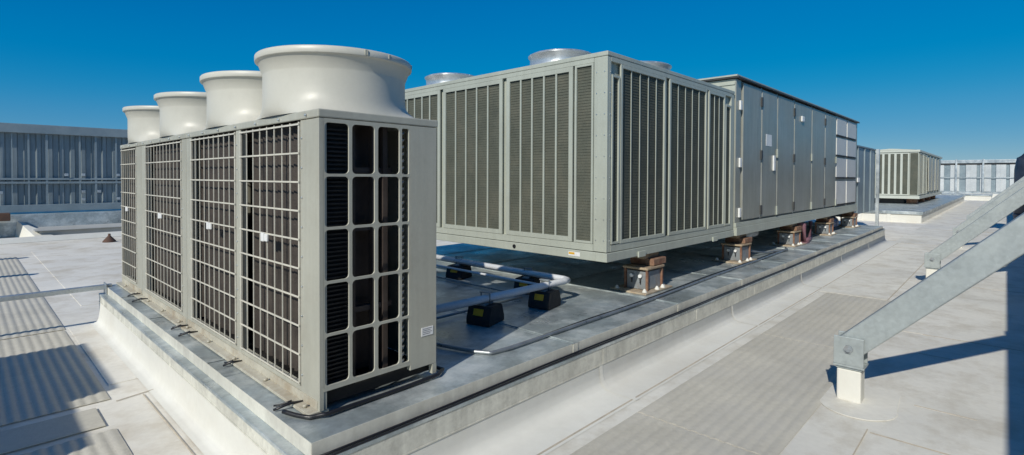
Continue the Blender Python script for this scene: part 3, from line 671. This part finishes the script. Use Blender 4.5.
# ------------------------------------------------------------------ left screen fence
lf = thing('screen_fence', 'blue-grey two-tier metal screen fence across the left background', 'fence', (0, 19.3, 0))
X0, X1 = -12, 14
t = MB(); corrugated(t, (X0, .06, 0), (X1, .06, 0), .80, 1.36, .24, .04, flip=1); corrugated(t, (X0, .06, 0), (X1, .06, 0), 1.53, 2.74, .24, .04, flip=1); corrugated(t, (X0, .062, 0), (X1, .062, 0), 1.36, 1.53, .24, .04, flip=1); t.build('cladding', 'screennear', lf)
t = MB(); t.box(X0, X1, -.10, .16, 2.74, 2.985, .01); t.build('top_rail', 'fence_rail', lf)
t = MB(); t.box(X0, X1, -.04, .05, 1.47, 1.53, .006); t.box(X0, X1, -.04, .05, 1.37, 1.43, .006); t.build('middle_rail', 'fence_rail', lf)
t = MB(); t.box(X0, X1, -.10, .16, .60, .80, .01); t.build('bottom_rail', 'fence_rail', lf)
px = [.94, 1.27, 1.64, 2.35, 2.71, 3.19]; rnd = random.Random(3)
x = .94
while x > X0 + .5: x -= rnd.choice((.35, .45, .7)); px.append(x)
x = 3.19
while x < X1 - .5: x += rnd.choice((.4, .5, .72)); px.append(x)
for x in sorted(px)[::1]:
    if -6 < x < 9:
        t = MB(); w = rnd.choice((.012, .02, .025)); t.box(x - w, x + w, -.03, .0, .801, 2.739); t.build('mullion', 'fence_rail', lf)
t = MB()
for x, z in ((2.42, 1.62), (2.42, 1.14), (2.78, 1.14), (3.23, 1.62), (3.23, .92), (2.42, .92), (.72, 1.14), (2.05, 1.62)):
    t.box(x - .045, x + .045, -.075, -.061, z - .04, z + .04, .01)
t.build('bracket', 'galv', lf)
t = MB(); t.box(-12, 14, 18.7, 20.1, 0, .56, .01); tag(t.build('parapet', 'galv_cap'), 'blue-grey metal clad upstand below the left screen fence', 'parapet')
t = MB(); t.box(1.35, 14, 17.6, 18.69, 0, .20, .02); t.box(1.25, 14, 17.5, 18.69, .202, .225, .004); tag(t.build('low_curb', 'concrete'), 'low grey ledge at the foot of the left parapet', 'curb')
t = MB(); t.prism([(-3, 16.7, .0055), (-3, 16.75, .10), (-3, 16.95, .12), (-3, 17.1, .0055)], (12, .4, 0)); tag(t.build('membrane_ridge', 'membrane'), 'white membrane ridge crossing the roof in the left background', 'curb')
t = MB(); t.prism([(.95, 17.2, 0), (1.75, 17.2, 0), (1.30, 17.2, .02)], (0, 1.45, 0)); bmesh.ops.translate(t.bm, verts=[v for v in t.bm.verts if v.co.z > .01 and v.co.y > 18], vec=(-.3, 0, .4)); tag(t.build('membrane_cricket', 'membrane'), 'small sloping white membrane saddle at the foot of the left parapet', 'curb')
t = MB(); t.lathe((2.45, 15.7, 0), [(.14, 0.002), (.13, .03), (.08, .09), (.03, .15), (.025, .20), (.001, .205)], 14); tag(t.build('pipe_flashing', 'brown'), 'small brown cone-shaped vent flashing on the roof left of the units', 'vent')
t = MB(); t.box(-1.4, .85, 18.2, 18.6, .45, .64, .01); tag(t.build('timber_sleeper', 'brown'), 'dark brown timber beam at the far left edge under the fence', 'timber')

# unseen pipe stubs and cabinet, added left of frame to cast shadows on pads
for y, x1, lab in ((11.2, .10, 'unseen grey pipe stub added off the left edge to cast a shadow, farther one'), (13.6, .14, 'unseen grey pipe stub added off the left edge to cast a shadow, farthest one')):
    p_ = thing('shadow_pipe_stub', lab, 'pipe', (x1, y, 0))
    t = MB(); t.tube([(-4, 0, .5), (0, 0, .5)], .08, 14); t.build('tube', 'galv', p_)
    for x in (-3.4, -1.2):
        t = MB(); t.box(x, x + .06, -.03, .03, 0, .425); t.build('stand', 'galv', p_)
ca = thing('shadow_caster_cabinet', 'unseen stepped cabinet added off the left edge to cast the square shadow', 'cabinet', (-2.09, 3.12, 0))  # added out of view, its two heights shaped to cast the stepped shadow
t = MB(); t.box(-2.0, 0, .86, 2.37, .12, 2.2, .01); t.build('tall_section', 'beige', ca)
t = MB(); t.box(-2.0, 0, 0, .855, .12, 1.99, .01); t.build('low_section', 'beige', ca)
t = MB(); t.box(-2.05, .0, -.0, 2.37, 0, .118); t.build('plinth', 'strip', ca)
for y in (.1, .92, 1.66):
    t = MB(); t.box(.001, .02, y, y + .68, .2, 1.9, .004); d_ = t.build('door', 'panel_steel', ca)
    t = MB(); t.box(.021, .05, y + .58, y + .61, 1.0, 1.15); t.build('handle', 'black', d_)

# distant unit
fu = thing('rooftop_unit', 'small distant louvred rooftop unit on the far curb', 'rooftop unit', (30.55, 2.95, 0))
t = MB(); t.box(.05, 11.4, .05, 2.2, .80, 2.84); 
for x in [1.6 * k for k in range(1, 7)]: t.box(x, x + .12, -.0, .049, .85, 2.84)
t.build('cabinet', 'beige_light', fu)
t = MB(); t.box(-.02, 11.45, -.03, 2.25, 2.842, 2.95, .02); t.prism([(-.02, .1, 2.952), (-.02, 2.1, 2.952), (-.02, 1.1, 3.03)], (11, 0, 0)); t.build('top_panel', 'beige_light', fu)
t = MB(); t.box(-.05, 11.4, -.03, 2.2, .66, .798); t.build('base_rail', 'beige_light', fu)
louvres(fu, None, 'y', .02, .36, .82, 2.82, 1, .05, m='beige_light'); louvres(fu, None, 'y', .38, 1.66, .82, 2.82, 5, .09, m='beige_light'); louvres(fu, None, 'y', 1.70, 2.15, .82, 2.82, 2, .12, m='beige_light')
for k in range(2): louvres(fu, None, 'x', .1 + k * 1.7, 1.55 + k * 1.7, .85, 2.80, 5, .09, m='beige_light')
for k in range(2, 6):
    t = MB(); t.box(.25 + k * 1.72, 1.5 + k * 1.72, -.04, -.001, .95, 2.7, .01); t.build('door', 'panel_steel' if k % 2 else 'cream', fu)
for x in (.4, 3.2, 6.0, 8.8): 
    t = MB(); t.box(x, x + .4, .1, .5, .412, .655, .01); t.build('foot', 'rust', fu)
t = MB(); t.box(.3, 11, .6, 2.0, .415, .65); t.build('dark_gap_fill', 'dark', fu)  # dark box stands in for the shade in the gap under the unit

def split_loose(o):
    bm = bmesh.new(); bm.from_mesh(o.data); bm.verts.ensure_lookup_table(); seen = set(); comps = []
    for v in bm.verts:
        if v.index in seen: continue
        st = [v]; seen.add(v.index); c_ = []
        while st:
            q_ = st.pop(); c_.append(q_.index)
            for e in q_.link_edges:
                n = e.other_vert(q_)
                if n.index not in seen: seen.add(n.index); st.append(n)
        comps.append(set(c_))
    if len(comps) < 2: bm.free(); return
    for i, cset in enumerate(comps):
        b2 = bm.copy(); b2.verts.ensure_lookup_table()
        bmesh.ops.delete(b2, geom=[v for v in b2.verts if v.index not in cset], context='VERTS')
        if i == 0: b2.to_mesh(o.data)
        else:
            me = bpy.data.meshes.new(o.name); b2.to_mesh(me); me.materials.append(o.data.materials[0])
            n = bpy.data.objects.new(o.name.split('.')[0], me); col.objects.link(n); n.parent = o.parent
        b2.free()
    bm.free()
for old, new in (('screws', 'screw'), ('bracket', 'bracket'), ('clip', 'clip'), ('corner_hinge', 'hinge'), ('vent_hoods', 'vent_panel'), ('vent_openings', 'vent_opening'), ('rivets', 'rivet'), ('rail_hole_plug', 'plug'), ('vent_stub', 'vent_stub'), ('coil_strut', 'coil_strut'), ('control_box', 'control_box')):
    for o in [o for o in bpy.data.objects if o.name.split('.')[0] == old and o.type == 'MESH']:
        if old == 'clip' and o.parent.name.startswith('guard_grille'): continue
        o.name = new; split_loose(o)

# ------------------------------------------------------------------ camera, light, sky
cam = bpy.data.cameras.new('camera'); co = bpy.data.objects.new('camera', cam); col.objects.link(co); scene.camera = co
yaw, pitch, roll, f = 43.45, .976, .22, 522.098
a = R(yaw); F = Vector((math.cos(a), math.sin(a), 0)); Rt = Vector((math.sin(a), -math.cos(a), 0)); U = Vector((0, 0, 1)); p = R(pitch)
F2 = F * math.cos(p) - U * math.sin(p); U2 = U * math.cos(p) + F * math.sin(p); q = R(roll)
# image x axis / y axis after roll (things turn clockwise in the picture)
Xc = Rt * math.cos(q) + U2 * math.sin(q); Yc = -Rt * math.sin(q) + U2 * math.cos(q)
m3 = Matrix((Xc, Yc, -F2)).transposed()
co.matrix_world = Matrix.Translation((0, 0, 1.6)) @ m3.to_4x4()
cam.sensor_width = 36; cam.lens = f / 1024 * 36; cam.shift_y = -(227.5 - 186.08) / 1024; cam.clip_start = .05; cam.clip_end = 5000

EL, AZ = 36., 16.5      # light travels towards +X turned AZ degrees to +Y
sun = bpy.data.lights.new('sun', 'SUN'); sun.energy = 3.45; sun.angle = R(.53); sun.color = (1., .955, .85)
so = bpy.data.objects.new('sun', sun); col.objects.link(so)
d = Vector((math.cos(R(AZ)) * math.cos(R(EL)), math.sin(R(AZ)) * math.cos(R(EL)), -math.sin(R(EL))))
so.rotation_euler = d.to_track_quat('-Z', 'Y').to_euler()
w = bpy.data.worlds.new('World'); scene.world = w; w.use_nodes = True; nt = w.node_tree
bg = nt.nodes['Background']; sky = nt.nodes.new('ShaderNodeTexSky'); sky.sky_type = 'NISHITA'; sky.sun_disc = False
sky.sun_elevation = R(EL); sky.sun_rotation = math.atan2(-d.x, -d.y); sky.air_density = 1.0; sky.dust_density = 0; sky.ozone_density = 8; sky.altitude = 300
hs = nt.nodes.new('ShaderNodeHueSaturation'); hs.inputs['Saturation'].default_value = 1.3
nt.links.new(sky.outputs[0], hs.inputs['Color']); 
def vscale(src, k):
    n = nt.nodes.new('ShaderNodeVectorMath'); n.operation = 'SCALE'; n.inputs['Scale'].default_value = k; nt.links.new(src, n.inputs[0]); return n.outputs[0]
cu = nt.nodes.new('ShaderNodeRGBCurve'); nt.links.new(vscale(hs.outputs[0], .1), cu.inputs['Color'])
for ci, pts in ((0, ((0, 0), (.02, .0), (.127, .045), (.356, .125), (1, .36))), (1, ((0, 0), (.1, .085), (.175, .145), (.235, .175), (.376, .225), (.716, .315), (1, .42))), (2, ((0, 0), (.25, .21), (.48, .37), (.64, .415), (.94, .46), (1, .47)))):
    c_ = cu.mapping.curves[ci]
    c_.points[0].location = pts[0]; c_.points[-1].location = pts[-1]
    for q_ in pts[1:-1]: c_.points.new(*q_)
cu.mapping.extend = 'EXTRAPOLATED'; cu.mapping.use_clip = False; cu.mapping.update()
nt.links.new(vscale(cu.outputs[0], 10), bg.inputs[0]); bg.inputs[1].default_value = .111
vs = scene.view_settings; vs.view_transform = 'Standard'; vs.look = 'None'; vs.exposure = .12; vs.gamma = 1
scene.render.engine = 'CYCLES'
